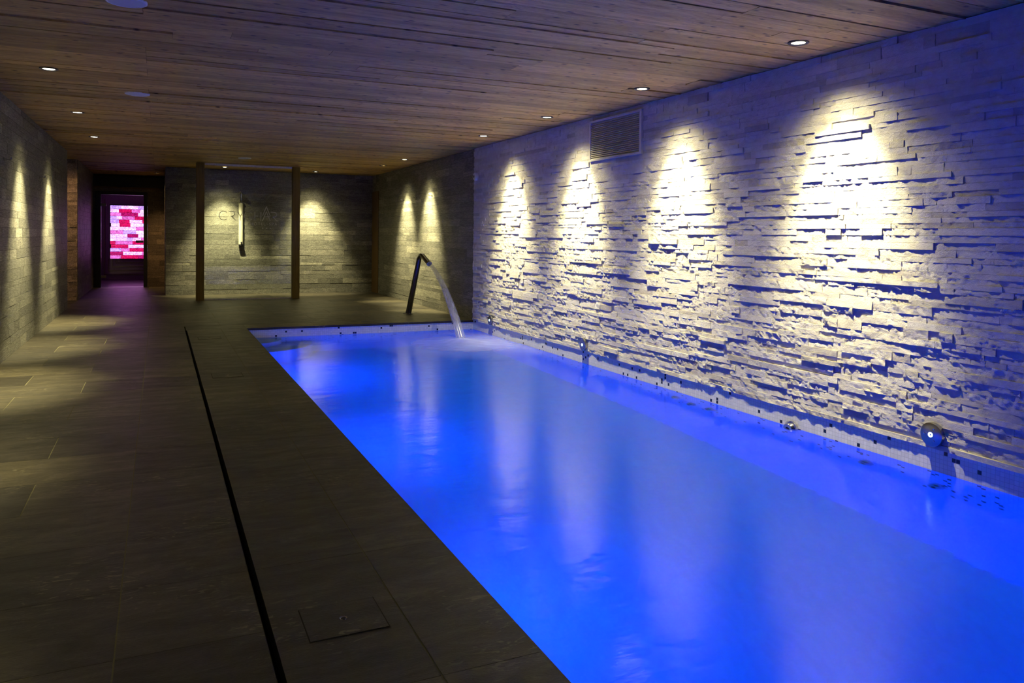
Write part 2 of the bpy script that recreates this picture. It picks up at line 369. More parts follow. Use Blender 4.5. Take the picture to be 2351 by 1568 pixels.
# white split-face ledger wall: real relief, each stone its own depth, tilt and broken face
def ledger(O, U, V, Nn, length, height, name, u_fine, mats, extra, hole=None, amp=1.0, hs=(.032, .044, .056), dmax=.0115):
    F = Field(O, U, V, Nn); seed = 1; prev = None
    bands = [0, hole[2], hole[3], height] if hole else [0, height]
    cs_ = [(b0+z_, h_) for b0, b1 in zip(bands, bands[1:]) for z_, h_ in courses(b1-b0, hs, (3, 4, 2))]
    for z0, h in cs_:
        u = -random.uniform(0, .3)
        while u < length:
            L = random.choice((.09, .14, .2, .26, .33, .4, .48))*random.uniform(.85, 1.15)
            a, b = max(u, 0), min(u+L, length); u += L
            if b-a < .01: continue
            segs = [(a, b)]
            if hole and z0+h/2 > hole[2] and z0+h/2 < hole[3]:
                segs = [(p, q) for p, q in ((a, min(b, hole[0])), (max(a, hole[1]), b)) if q-p > .01]
            r = random.random()
            d = .004+dmax*(r**1.5) if random.random() > .2 else .004+random.uniform(0, .006)
            if z0 < .01: d = max(d, .013)
            if random.random() < .05: d += .010
            tl, tv = random.uniform(-.01, .01), random.uniform(-.05, .05)
            ra = random.choice((.4, .7, .9, 1.3))*amp; ang = random.uniform(.3, 1.0); seed += 1
            tone = gtone()
            for p, q in segs:
                fine = p < u_fine
                nu = max(2, int((q-p)/(.0085 if fine else .02))); nv = max(3, int(h/(.0078 if fine else .014)))
                zc = z0+h/2; uc = (p+q)/2
                def H(UU, VV, d=d, tl=tl, tv=tv, ra=ra, ang=ang, sd=seed, zc=zc, uc=uc):
                    w = UU*math.cos(ang)+VV*math.sin(ang); w2 = -UU*math.sin(ang)+VV*math.cos(ang)
                    n = (vnoise(w*9, w2*22, sd)-.5)*.007+(vnoise(w*38, w2*75, sd+9)-.5)*.0045+(vnoise(UU*120, VV*120, sd+5)-.5)*.0032
                    rid = np.abs(vnoise(w*16, w2*34, sd+3)-.5)*.006
                    return np.maximum(d+(UU-uc)*tl+(VV-zc)*tv+(n-rid)*ra, .0008)
                g = .0009
                F.grid(p+g, q-g, z0+g*.6, z0+h-g*.6, nu, nv, H, tone, back=-.004)
    return F.build(name, mats, extra=extra)
# flat stone cladding
def cladding(name, parts, mats, extra, hs=(.055, .075, .1, .12), ws=(2, 3, 4, 2), dj=.0026, smooth=False):
    Fd = None
    for (O, U, V, Nn, length, height, lens) in parts:
        F = Field(O, U, V, Nn)
        for z0, h in courses(height, hs, ws):
            u = -random.uniform(0, .4)
            while u < length:
                L = random.choice(lens)*random.uniform(.8, 1.2); a, b = max(u, 0), min(u+L, length); u += L
                if b-a < .01: continue
                g = .0012; d = .002+random.random()*dj; tl = random.uniform(-.02, .02)
                F.grid(a+g, b-g, z0+g, z0+h-g, 1, 1, d, gtone(), back=-.002)
        if Fd is None: Fd = F
        else:
            Fd.vs += F.vs; Fd.tn += F.tn; Fd.fs += [f+Fd.n for f in F.fs]; Fd.n += F.n
    return Fd.build(name, mats, smooth=smooth, extra=extra)

XL, XR, YB, HC = -1.357, 4.283, 16.8, 2.552
YP0, YP1, XP, XS, WZ = -.6, 10.70, 1.045, .315, -.135     # pool ends, pool edge, slot, water level
XW = 4.268                                                 # backing plane of the white stone
YF = -2.6

# right wall, white part
vent = (6.30, 7.30, 2.07, 2.505)
tag(ledger((XW, YF, 0), (0, 1, 0), (0, 0, 1), (-1, 0, 0), YP1+.01-YF, HC, 'wall_right', 10.0-YF+.0, [M_WHITE, M_GROUTD],
    [(XW+.001, XW+.2, YF, YP1+.01, 0, HC)], hole=(vent[0]-YF, vent[1]-YF, vent[2], vent[3])), kind='structure')
# right wall, dark part
tag(cladding('wall_right', [((XR, YP1+.012, 0), (0, 1, 0), (0, 0, 1), (-1, 0, 0), 16.25-YP1-.012, HC, (.3, .45, .6, .8)),
    ((XR, 16.25, 2.2), (0, 1, 0), (0, 0, 1), (-1, 0, 0), .55, HC-2.2, (.3, .5))],
    [M_DARK, M_GROUTD], [(XR+.001, XR+.2, YP1+.012, 16.8, 0, HC)]), kind='structure')
# left wall
tag(cladding('wall_left', [((XL, YF, 0), (0, 1, 0), (0, 0, 1), (1, 0, 0), 14.38-YF, HC, (.3, .45, .6, .8)),
    ((XL-.2, 14.381, 0), (1, 0, 0), (0, 0, 1), (0, 1, 0), .2, HC, (.2,))],
    [M_DARK, M_GROUTD], [(XL-.2, XL-.001, YF, 14.38, 0, HC)]), kind='structure')
# back wall block
tag(cladding('wall_back', [((.117, YB, 0), (1, 0, 0), (0, 0, 1), (0, -1, 0), XR-.117, HC, (.25, .4, .6, .9)),
    ((.117, YB, 0), (0, 1, 0), (0, 0, 1), (-1, 0, 0), 2.8, HC, (.3, .5))],
    [M_DARK, M_GROUTD], [(.118, XR-.001, YB+.001, YB+.2, 0, HC), (.118, .3, YB+.2, 19.6, 0, HC)], dj=.006), kind='structure')
# front wall behind the camera
box('wall_front', XL-.2, XR+.2, YF-.2, YF, -.02, HC, M_DARK)['kind'] = 'structure'
# corridor: pier and side wall, door wall
tag(ledger((-1.62, 16.0, 0), (1, 0, 0), (0, 0, 1), (0, -1, 0), .272, HC, 'wall_pier', 9, [M_SAND, M_GROUTD],
    [(-3.2, -1.349, 16.001, 16.16, 0, HC)], amp=.7, hs=(.04, .055, .07), dmax=.004), kind='structure')
tag(cladding('wall_corridor', [((-1.345, 16.0, 0), (0, 1, 0), (0, 0, 1), (1, 0, 0), 3.6, HC, (.3, .45, .6))],
    [M_DARK, M_GROUTD], [(-1.5, -1.346, 16.17, 19.6, 0, HC)]), kind='structure')
box('wall_alcove', -3.3, -3.2, 13.6, 16.16, 0, HC, M_BROWN)['kind'] = 'structure'
box('wall_alcove', -3.3, XL-.2, 13.5, 13.6, 0, HC, M_BROWN)['kind'] = 'structure'
DW = [((-.245, 19.6, 0), (1, 0, 0), (0, 0, 1), (0, -1, 0), .36, 2.23, (.2, .3, .5)),
      ((-1.345, 19.6, 2.165), (1, 0, 0), (0, 0, 1), (0, -1, 0), 1.46, .075, (.3, .5)),
      ((-1.345, 19.6, 0), (1, 0, 0), (0, 0, 1), (0, -1, 0), .04, 2.165, (.1,))]
tag(cladding('wall_door', DW, [M_BROWN, M_GROUTD], [(-.244, .117, 19.601, 19.7, 0, HC), (-1.345, -1.306, 19.601, 19.7, 0, HC), (-1.306, -.244, 19.601, 19.7, 2.165, HC)]), kind='structure')
box('trim_1', -1.344, .116, 19.57, 19.6, 2.27, 2.50, M_BLACK, bev=.004)['kind'] = 'structure'
box('trim_2', -1.344, .116, 19.565, 19.6, 2.235, 2.27, M_JAMB, bev=.003)['kind'] = 'structure'
box('trim_3', XR-.012, XR-.0005, 16.26, 16.79, 0, 2.2, M_JAMB, bev=.004)['kind'] = 'structure'

# ceiling planks
def planks(F, x0, x1, y0, y1):
    y = y0
    k = 0
    while y < y1-1e-4:
        w = random.choice((.095, .12, .145, .17, .2)); w = min(w, y1-y)
        cuts = []; 
        if random.random() < .5 and x0 < -.09 < x1: cuts.append(-.09)
        for _ in range(3):
            c = random.uniform(x0, x1)
            if all(abs(c-q) > 1.0 for q in cuts): cuts.append(c)
        cuts = [x0]+sorted(cuts)+[x1]
        for a, b in zip(cuts, cuts[1:]):
            d = random.uniform(.0035, .006); tl = random.uniform(-.03, .03); g = .0011
            cup = random.uniform(-.25, .35)
            F.grid(a+g, b-g, y+g, y+w-g, 1, 6, lambda UU, VV: np.maximum(d+(VV-y-w/2)*tl-cup*((VV-y-w/2)**2)/w*1.2-.5*np.maximum(np.abs(VV-y-w/2)-w/2+.008, 0), .0005), gtone(), back=-.003)
        y += w
F = Field((0, 0, HC+.008), (1, 0, 0), (0, 1, 0), (0, 0, -1))
planks(F, XL-.02, XR+.02, YF, 14.38)
planks(F, -3.2, XR+.02, 14.38, 19.62)
tag(F.build('ceiling', [M_PLANK, M_GROUTD], extra=[(XL-.2, XR+.2, YF-.2, 14.38, HC+.012, HC+.1), (-3.3, XR+.2, 13.5, 19.7, HC+.012, HC+.1)]), kind='structure')

# floor: corridor deck left of the slot, far deck, poolside strips
def tiles(F, x0, x1, rows, joints, g=.0024, h=.0, tl=0):
    for i in range(len(rows)-1):
        js = [x0]+[j for j in joints(i) if x0+.02 < j < x1-.02]+[x1]
        for a, b in zip(js, js[1:]):
            F.grid(a+g, b-g, rows[i]+.0009, rows[i+1]-.0009, 1, 1, h, gtone(), back=-.004)
F = Field((0, 0, 0), (1, 0, 0), (0, 1, 0), (0, 0, 1))
P = .4785; rows = [2.5+P*k for k in range(-11, 18)]
rows = [r for r in rows if r < 11.10]+[11.135]
tiles(F, XL, XS-.011, rows, lambda i: [-.985, -.118] if i % 2 else [-.552, -.118])
rows2 = [11.135+P*k for k in range(0, 12)]; rows2 = [r for r in rows2 if r < YB-.1]+[YB+.01]
def jf(i):
    o = (-.985, -.55, -.118)[i % 3]; return [o+.87*k for k in range(0, 8)]
tiles(F, XL, XR, rows2, jf)
tiles(F, .315, XR, [YP1, YP1+.43], lambda i: [1.045, 1.95, 2.85, 3.75])
tiles(F, -3.2, XL, [14.4, 15.2, 16.0], lambda i: [-2.8, -2.2])
tiles(F, -1.345, .117, [YB+.011, 17.3, 17.9, 18.5, 19.1, 19.6], lambda i: [-.9+.3*(i % 2), -.2])
pr = [YF]+[2.05+.93*k for k in range(-3, 10) if 2.05+.93*k > YF+.1]; pr = [r for r in pr if r < YP1-.1]+[YP1]
tiles(F, .7365, XP, pr, lambda i: [], g=.0011)
tiles(F, XS+.011, .7335, [r+.0 for r in pr], lambda i: [], h=0, g=.0011)
tag(F.build('floor', [M_FLOOR, M_GROUT], extra=[(XL-.2, XS-.02, YF, 11.13, -.06, -.0015), (XL-.2, XR+.1, 11.13, YB+.2, -.06, -.0015), (-3.3, XL-.2, 13.5, 16.1, -.06, -.0015),
    (-1.5, .3, YB+.2, 19.61, -.06, -.0015), (XS+.02, XP-.002, YF, 11.13, -.06, -.0018), (XP-.002, XR-.001, YP1+.002, 11.13, -.06, -.0018),
    (XP-.002, XR+.1, YF, YP0-.002, -.06, -.0018)], smooth=False), kind='structure')
box('floor', -1.6, .4, 19.61, 22.6, -.06, -.001, simple('salt_room_floor', (.12, .09, .11), .3, 0, .5))['kind'] = 'structure'

# slot drain between deck and poolside strip
t = thing('slot_drain', 'long narrow black slot drain running in the floor beside the pool', 'drain', (XS, 5, 0))
box('channel_floor', -.0195, .0195, YF-5, 6.129, -.10, -.095, M_BLACK, t)
box('channel_side', -.0195, -.012, YF-5, 6.129, -.095, -.001, M_BLACK, t)
box('channel_side', .012, .0195, YF-5, 6.129, -.095, -.001, M_BLACK, t)

# access hatches
HG = 'square tiled access hatches in the poolside strip'
for (cy, lab) in ((2.485, 'nearest tiled floor hatch beside the pool, with small lifting ring in its centre'),
                  (7.2, 'faint tiled floor hatch beside the slot drain midway along the pool'),
                  (9.85, 'tiled floor hatch beside the pool near the far end of the slot drain')):
    t = thing('floor_hatch', lab, 'hatch', (.548, cy, 0), HG)
    box('frame', -.127, .127, -.112, .112, -.001, .0006, M_GROUTD, t)
    box('lid', -.123, .123, -.1085, .1085, .0004, .0018, M_FLOOR, t, bev=.0004)
    bm = bmesh.new(); lathe(bm, [(.0085, .0018), (.012, .0034), (.0125, .0018)], 24, cap=False)
    bmobj('lifting_ring', bm, M_CHROME, t, True)

# ---------------------------------------------------------------- pool
pool = thing('swimming_pool', 'rectangular pool lined in white mosaic with scattered dark tiles and glowing blue', 'pool', (0, 0, 0))
D = -1.45
box('side_wall', XW-.002, XW+.2, YP0, YP1, D, -.0005, M_MOSX, pool)['label'] = 'white mosaic band below the stone wall'
box('side_wall', XP-.1, XP, YP0, YP1, D, -.028, M_MOSX, pool)
box('end_wall', XP-.1, XW+.2, YP1, YP1+.2, D, -.028, M_MOSY, pool)
box('end_wall', XP-.1, XW+.2, YP0-.2, YP0, D, -.028, M_MOSY, pool)
box('pool_floor', XP-.1, XW+.2, YP0-.2, YP1+.2, D-.1, D, M_MOSZ, pool)
box('coping', .9, XP+.012, YP0, YP1+.2, -.028, -.0022, M_FLOOR, pool)
box('coping', XP, XW-.004, YP1-.012, YP1+.2, -.028, -.0022, M_FLOOR, pool)
# curved corner steps in the far left corner
for k, (r, z) in enumerate(((.45, -.26), (.85, -.60))):
    bm = bmesh.new(); top = []; bot = []
    n = 20; pts = [(XP, YP1)]+[(XP+r*math.cos(-PI/2*i/n), YP1-r*math.sin(PI/2*i/n)) for i in range(n+1)]
    top = [bm.verts.new((x, y, z)) for x, y in pts]; bot = [bm.verts.new((x, y, D)) for x, y in pts]
    bm.faces.new(top); bm.faces.new(bot[::-1])
    for i in range(len(pts)): bm.faces.new((top[i], bot[i], bot[(i+1) % len(pts)], top[(i+1) % len(pts)]))
    bmobj('corner_step', bm, M_MOSZ, pool)
# underwater lamps on the near side wall and ends
def pool_lamp(loc, rotz, power):
    o = bpy.data.objects.new('underwater_lamp', None); COL.objects.link(o); o.parent = pool; o.location = loc; o.rotation_euler = (0, 0, rotz)
    bm = bmesh.new(); lathe(bm, [(.135, 0), (.13, .02), (.105, .028), (.10, .012)], 32, 'X', cap=False); bmobj('ring', bm, M_CHROME, o, True)
    l = bpy.data.lights.new('underwater_led', 'AREA'); l.shape = 'DISK'; l.size = .2; l.energy = power; l.color = (0.0, .045, 1.0)
    lo = bpy.data.objects.new('underwater_led', l); COL.objects.link(lo); lo.parent = o; lo.location = (.03, 0, 0); lo.rotation_euler = (0, -PI/2, 0)
BLUE = 74
for y in (.9, 3.6, 6.3, 9.0): pool_lamp((XP, y, -.75), 0, BLUE)
pool_lamp((2.6, YP0, -.75), PI/2, BLUE*.6)

bm = bmesh.new(); g = bmesh.ops.create_grid(bm, x_segments=60, y_segments=220, size=.5)
for v in bm.verts:
    v.co.x = (XP+XW-.002)/2+v.co.x*(XW-.002-XP); v.co.y = (YP0+YP1)/2+v.co.y*(YP1-YP0)
    x, y = v.co.x, v.co.y; d = math.hypot(x-3.68, (y-9.65)*.8)
    v.co.z = WZ+.0045*math.exp(-d*d/.8)*math.cos(d*14)
me = bpy.data.meshes.new('pool_water'); bm.to_mesh(me); bm.free()
for p_ in me.polygons: p_.use_smooth = True
w = link('pool_water', me, M_WATER); tag(w, 'glowing blue water surface filling the pool', 'water', kind='stuff')

# foam where the jet lands
bm = bmesh.new(); rings = 14; seg = 40; prev = None
for i in range(rings+1):
    r = i/rings; ring = []
    for k in range(seg):
        a = 2*PI*k/seg; ring.append(bm.verts.new((1.25*r*math.cos(a), 1.5*r*math.sin(a), .008+.06*math.exp(-(r*5)**2))))
    if prev:
        for k in range(seg): bm.faces.new((prev[k], prev[(k+1) % seg], ring[(k+1) % seg], ring[k]))
    prev = ring
for v in bm.verts:
    if v.co.x+3.55 > XW-.03: v.co.x = XW-.03-3.55
    if v.co.y+9.25 > YP1-.03: v.co.y = YP1-.03-9.25
me_o = bmobj('splash_foam', bm, m_foam('splash_foam', 0, 1.2, 1.35, .8), None, True, (3.55, 9.25, WZ))
tag(me_o, 'pale foam patch where the water jet lands at the far end of the pool', 'foam', kind='stuff')

# swan-neck spout and its stream
t = thing('swan_neck_spout', 'tall steel swan-neck spout standing on the far pool deck', 'spout', (3.632, 11.9, 0))
bm = bmesh.new(); lathe(bm, [(.085, 0), (.085, .006), (.055, .012), (.047, .02)], 40); bmobj('base_flange', bm, M_STEEL, t, True)
pa = [(0, 0, .012), (.028, -.12, .38)]
pts = [(.047*i/11, -.35*i/11, .01+.83*i/11) for i in range(12)]+bez((.047, -.35, .84), (.052, -.385, .925), (.058, -.43, .965), (.066, -.52, .935), 9)[1:]
bm = bmesh.new(); tube(bm, pts, [.047-.016*i/(len(pts)-1) for i in range(len(pts))], 28); bmobj('neck', bm, M_STEEL, t, True)
bm = bmesh.new(); tube(bm, [(.0645, -.50, .942), (.09, -.75, .824)], [.036, .038], 28); bmobj('nozzle', bm, M_STEEL, t, True)
bm = bmesh.new(); tube(bm, [(.0885, -.738, .834), (.0905, -.757, .825)], [.041, .041], 28); bmobj('nozzle_ring', bm, M_CHROME, t, True)
st = []
for i in range(19):
    s = i/18; y = 11.135-1.48*s; z = .822-.35*s-.61*s*s; st.append((3.722-.035*s, y, z))
bm = bmesh.new(); tube(bm, st, [.027+.038*(i/18)**1.2 for i in range(19)], 24)
w = bmobj('water_jet', bm, M_STREAM, None, True); tag(w, 'arc of water falling from the swan-neck spout into the pool', 'water')

# ---------------------------------------------------------------- lamps
def downlight(x, y, lab, grp, power, aim=None, size=58, col=(1, .895, .47), lens=None, light=True, spill=.05):
    t = thing('recessed_downlight', lab, 'downlight', (x, y, HC), grp)
    bm = bmesh.new(); lathe(bm, [(.068, .004), (.068, -.004), (.060, -.007), (.046, -.004), (.044, .004)], 40, cap=False); bmobj('bezel', bm, M_BEZEL, t, True)
    bm = bmesh.new(); lathe(bm, [(.0445, -.0005), (.036, .0005), (.001, .001)], 32, cap=False); bmobj('lens', bm, lens or M_LENS, t, True)
    if light:
        l = bpy.data.lights.new('downlight_beam', 'SPOT'); l.energy = power; l.color = col; l.spot_size = math.radians(size); l.spot_blend = 1.0; l.shadow_soft_size = .032
        lo = bpy.data.objects.new('downlight_beam', l); COL.objects.link(lo); lo.parent = t; lo.location = (0, 0, -.012)
        d = Vector(aim if aim else (0, 0, -1)); lo.rotation_euler = d.to_track_quat('-Z', 'Y').to_euler()
        l = bpy.data.lights.new('downlight_halo', 'SPOT'); l.energy = power*(.13 if x > 3.7 and y < 11 else .04); l.color = col; l.spot_size = math.radians(100); l.spot_blend = 1.0; l.shadow_soft_size = .025
        lo = bpy.data.objects.new('downlight_halo', l); COL.objects.link(lo); lo.parent = t; lo.location = (0, 0, -.013)
        lo.rotation_euler = (d*.6+Vector((0, 0, -.4))).to_track_quat('-Z', 'Y').to_euler()
        if spill:
            l = bpy.data.lights.new('downlight_spill', 'SPOT'); l.energy = power*(spill if x > 3.7 and y < 11 else spill*.3); l.color = col; l.spot_size = math.radians(132); l.spot_blend = 1.0; l.shadow_soft_size = .03
            lo = bpy.data.objects.new('downlight_spill', l); COL.objects.link(lo); lo.parent = t; lo.location = (0, 0, -.014)
    return t
GR, GL2, GB = 'downlights in a row above the stone wall', 'downlights in a row above the left walkway', 'downlights over the far end'
PW = 620
RA = (.30, 0, -1)
downlight(3.831, 3.877, 'large recessed ceiling downlight nearest the camera, above the white stone wall', GR, PW*1.15, RA)
downlight(3.824, 5.68, 'recessed ceiling downlight just to the right of and above the wall vent', GR, PW, RA)
downlight(3.826, 7.495, 'recessed ceiling downlight just to the left of the wall vent', GR, PW, RA)
downlight(3.82, 9.285, 'recessed ceiling downlight above the far end of the white stone wall', GR, PW, RA)
downlight(3.821, 12.824, 'recessed ceiling downlight above the dark side wall, the nearer of its pair', GR, PW*2.1, RA)
downlight(3.80, 14.161, 'recessed ceiling downlight above the dark side wall, the farther of its pair', GR, PW*2.1, RA)
BA = (0, .26, -1)
downlight(2.953, 16.294, 'recessed ceiling downlight to the right of the right wooden post', GB, PW*1.6, BA)
downlight(1.174, 16.238, 'recessed ceiling downlight behind the glass screen above the shower', GB, PW*1.6, (-.0, .26, -1))
LA = (-.28, 0, -1)
downlight(-.808, 7.211, 'recessed ceiling downlight over the left walkway, nearest and brightest of that row', GL2, PW*2.0, LA)
downlight(-.814, 9.683, 'recessed ceiling downlight over the left walkway, middle one in its row', GL2, PW*2.0, LA)
downlight(-.814, 12.048, 'recessed ceiling downlight over the left walkway, farthest of its row', GL2, PW*2.0, LA)
for y in (4.75, 2.3):
    downlight(-.81, y, 'recessed ceiling downlight over the near left walkway', GL2, PW*.8, LA)
downlight(-2.0, 15.0, 'warm recessed downlight in the side alcove', 'corridor downlights', 70, (.35, .45, -1), 110, (1, .62, .30), M_LENSW)
downlight(-.05, 18.6, 'warm recessed downlight in the corridor', 'corridor downlights', 130, (.12, .25, -1), 80, (1, .6, .25), M_LENSW)

GS = 'round ceiling speakers'
for x, y, lab in ((-.17, 4.90, 'round white ceiling speaker cut off by the top of the picture'),
                  (-.189, 8.10, 'round pale ceiling speaker over the walkway, between the left downlights'),
                  (1.342, 14.08, 'small distant round ceiling speaker in front of the glass screen')):
    t = thing('ceiling_speaker', lab, 'speaker', (x, y, HC), GS)
    bm = bmesh.new(); lathe(bm, [(.108, .004), (.108, -.006), (.100, -.009), (.097, -.006)], 48, cap=False); bmobj('rim', bm, M_SPKR, t, True)
    bm = bmesh.new(); lathe(bm, [(.098, -.006), (.05, -.008), (.001, -.0085)], 48, cap=False); bmobj('grille', bm, M_SPK, t, True)

# vent in the white wall
t = thing('wall_vent', 'rectangular louvred air vent high in the white stone wall', 'vent', (XW, 6.8, 2.2875))
bm = bmesh.new(); a, b, dz, dx = .5, .455, .2175, .195
bx(bm, -.03, .0, -a, a, b*.0+dx, dz, .002); bx(bm, -.03, .0, -a, a, -dz, -dx, .002); bx(bm, -.03, .0, -a, -a+.032, -dx, dx, .002); bx(bm, -.03, .0, a-.032, a, -dx, dx, .002)
bmobj('frame', bm, M_VENT, t)
box('duct_back', -.0008, -.0002, -.47, .47, -.195, .195, M_BLACK, t)
for k in range(20):
    z = -.187+k*.0195; bm = bmesh.new()
    vs = [bm.verts.new(p) for y in (-.468, .468) for p in ((-.024, y, z-.008), (-.022, y, z-.0095), (-.005, y, z+.009), (-.007, y, z+.0105))]
    for i in range(4): bm.faces.new((vs[i], vs[(i+1) % 4], vs[4+(i+1) % 4], vs[4+i]))
    bm.faces.new(vs[:4]); bm.faces.new(vs[4:]); bmobj('louvre', bm, M_VENT, t)

# round steel jets with blue LED centres, low in the stone wall
def jet(y, z, lab, r=.072, led=True, x=XW-.03, grp='round steel fittings low on the stone wall'):
    t = thing('wall_jet', lab, 'wall jet', (x-.012, y, z), grp)
    bm = bmesh.new(); lathe(bm, [(r*.9, .034), (r, .030), (r, .004), (r*.93, 0), (r*.001, -.001)], 48, 'X', cap=False); bmobj('faceplate', bm, M_FACE, t, True)
    if led:
        bm = bmesh.new()
        for k in range(32):
            a0, a1 = 2*PI*k/32, 2*PI*(k+1)/32
            q = [bm.verts.new((-.003, rr*math.cos(aa), rr*math.sin(aa))) for rr, aa in ((.006, a0), (.015, a0), (.015, a1), (.006, a1))]
            bm.faces.new(q)
        bmobj('led_ring', bm, M_JETL, t)
        for k in range(3):
            a = PI/2+2*PI*k/3+.5; bm = bmesh.new(); lathe(bm, [(.0055, 0), (.005, -.003), (.0005, -.0035)], 12, 'X', cap=False)
            bmobj('screw', bm, M_CHROME, t, True, (0, .042*math.cos(a), .042*math.sin(a)))
jet(3.151, .089, 'round blue-lit steel fitting at the right, low on the white stone wall')
jet(7.36, .074, 'round blue-lit steel fitting midway along the foot of the white stone wall', .066)
jet(9.98, .072, 'small round steel fitting near the far corner of the white stone wall', .066)
def nozzle(y, z, lab, r=.045, depth=.05):
    t = thing('pool_inlet', lab, 'pool inlet', (XW-.002, y, z), 'steel inlet nozzles in the pool wall')
    bm = bmesh.new(); lathe(bm, [(r, 0), (r, -depth*.5), (r*.7, -depth), (r*.35, -depth), (r*.3, -depth*.6)], 36, 'X', cap=False); bmobj('body', bm, M_CHROME, t, True)
nozzle(4.30, -.150, 'steel pool inlet breaking the water surface at the mosaic wall', .062, .05)
for y, z, lab in ((5.70, -.36, 'submerged steel inlet, farthest of the three close together'), (5.47, -.42, 'brightest submerged steel inlet, middle one of three close together'),
                  (5.22, -.38, 'submerged steel inlet, nearest of the three close together'), (3.63, -.42, 'submerged steel inlet between the half-submerged one and the right edge'),
                  (3.12, -.42, 'submerged steel inlet below the large blue-lit fitting')):
    nozzle(y, z, lab)
t = thing('round_wall_sensor', 'small round white fitting high on the white stone wall at the far corner', 'sensor', (XW-.03, 10.60, 2.13))
bm = bmesh.new(); lathe(bm, [(.058, .03), (.058, -.012), (.05, -.02), (.001, -.024)], 36, 'X', cap=False); bmobj('housing', bm, M_WHITEP, t, True)
bm = bmesh.new(); lathe(bm, [(.02, -.022), (.018, -.028), (.001, -.03)], 24, 'X', cap=False); bmobj('lens', bm, M_BEZEL, t, True)

# robe hooks
def hook(x, y, z, sgn, lab, grp):
    t = thing('robe_hook', lab, 'hook', (x, y, z), grp)
    bm = bmesh.new(); lathe(bm, [(.016, 0), (.016, .006*sgn), (.012, .009*sgn)], 20, 'X'); bmobj('plate', bm, M_STEEL, t, True)
    bm = bmesh.new(); tube(bm, [(0, 0, 0), (.05*sgn, 0, 0), (.058*sgn, 0, .006), (.06*sgn, 0, .022)], .006, 10); bmobj('peg', bm, M_STEEL, t, True)
GH = 'hooks on the left wall'
hook(XL+.005, 8.765, 1.932, 1, 'small steel hook on the left wall, nearest to the picture edge', GH)
hook(XL+.005, 11.185, 1.918, 1, 'small steel hook on the left wall between the two light beams', GH)
hook(XL+.005, 13.70, 1.941, 1, 'small steel hook on the left wall near its far end', GH)
GH = 'hooks on the dark right wall'
hook(XR-.005, 14.38, 1.93, -1, 'small steel hook in the left light beam on the dark right wall', GH)
hook(XR-.005, 13.57, 1.94, -1, 'small steel hook between the two light beams on the dark right wall', GH)
hook(XR-.005, 12.70, 1.94, -1, 'small steel hook in the right light beam on the dark right wall', GH)

# wooden posts
for x0, x1, lab in ((.620, .760, 'square wooden post left of the glass screen'), (2.345, 2.485, 'square wooden post right of the glass screen')):
    bm = bmesh.new(); bx(bm, -.07, .07, -.07, .07, 0, HC-.001, .006)
    for v in bm.verts: v.co.x += .003*math.sin(v.co.z*5)
    o = bmobj('wooden_post', bm, M_POST, None, False, ((x0+x1)/2, 15.42, 0)); tag(o, lab, 'post', 'wooden posts beside the glass screen')

# glass screen with lettering
scr = thing('glass_screen', 'clear glass shower screen with etched lettering between two wooden posts', 'glass screen', (1.5525, 15.42, 0))
box('glass_pane', -.785, .785, -.005, .005, .02, 2.512, M_GLASS, scr)
M_RAIL = simple('anodised_rail', (.60, .57, .64), .4, .2, .5)
box('top_rail', -.785, .785, -.012, .012, 2.512, HC-.002, M_RAIL, scr)
box('bottom_rail', -.785, .785, -.010, .010, 0, .02, M_RAIL, scr)
def stroke(bm, pts, w, closed=False):
    pts = [Vector((p[0], 0, p[1])) for p in pts]
    for a, b in zip(pts, pts[1:]+([pts[0]] if closed else [])):
        t = (b-a).normalized(); n = Vector((-t.z, 0, t.x))*w/2; a2, b2 = a-t*w*.15, b+t*w*.15
        vs = [bm.verts.new(q+Vector((0, dy, 0))) for dy in (-.0006, .0006) for q in (a2+n, b2+n, b2-n, a2-n)]
        bm.faces.new(vs[:4]); bm.faces.new(vs[4:][::-1])
        for i in range(4): bm.faces.new((vs[i], vs[4+i], vs[4+(i+1) % 4], vs[(i+1) % 4]))
def arc(cx, cz, rx, rz, a0, a1, n=16): return [(cx+rx*math.cos(math.radians(a0+(a1-a0)*i/n)), cz+rz*math.sin(math.radians(a0+(a1-a0)*i/n))) for i in range(n+1)]
# letters laid out in metres, x from the left end of the word, z from the foot of the letters
lh, lw = .17, .016
def letter(name, strokes):
    bm = bmesh.new()
    for s in strokes: stroke(bm, s, lw)
    o = bmobj('letter', bm, M_FROST, scr); o.location = (1.012-1.5525, -.0062, 1.497); return o
letter('C', [arc(.085, .085, .078, .083, 42, 318)])
letter('R', [[(.175, .168), (.225, .168)]+arc(.225, .122, .055, .046, 90, -90)+[(.235, .076)], [(.225, .076), (.30, .0)]])
letter('Y', [[(.335, .168), (.382, .075)], [(.429, .168), (.382, .075)], [(.382, .075), (.382, 0)]])
letter('C', [arc(.53, .085, .078, .083, 42, 318)])
letter('H', [[(.645, .168), (.645, 0)], [(.645, .088), (.70, .088)], [(.755, .168), (.755, 0)]])
letter('A', [[(.785, .095), (.855, .272), (.925, .095)], [(.785, 0), (.855, .178), (.925, 0)], [(.81, .078), (.925, .078)]])
letter('R', [[(.935, .168), (.985, .168)]+arc(.985, .122, .062, .046, 90, -90)+[(.975, .076)], [(.975, .076), (1.055, 0)]])
tx = 2.068
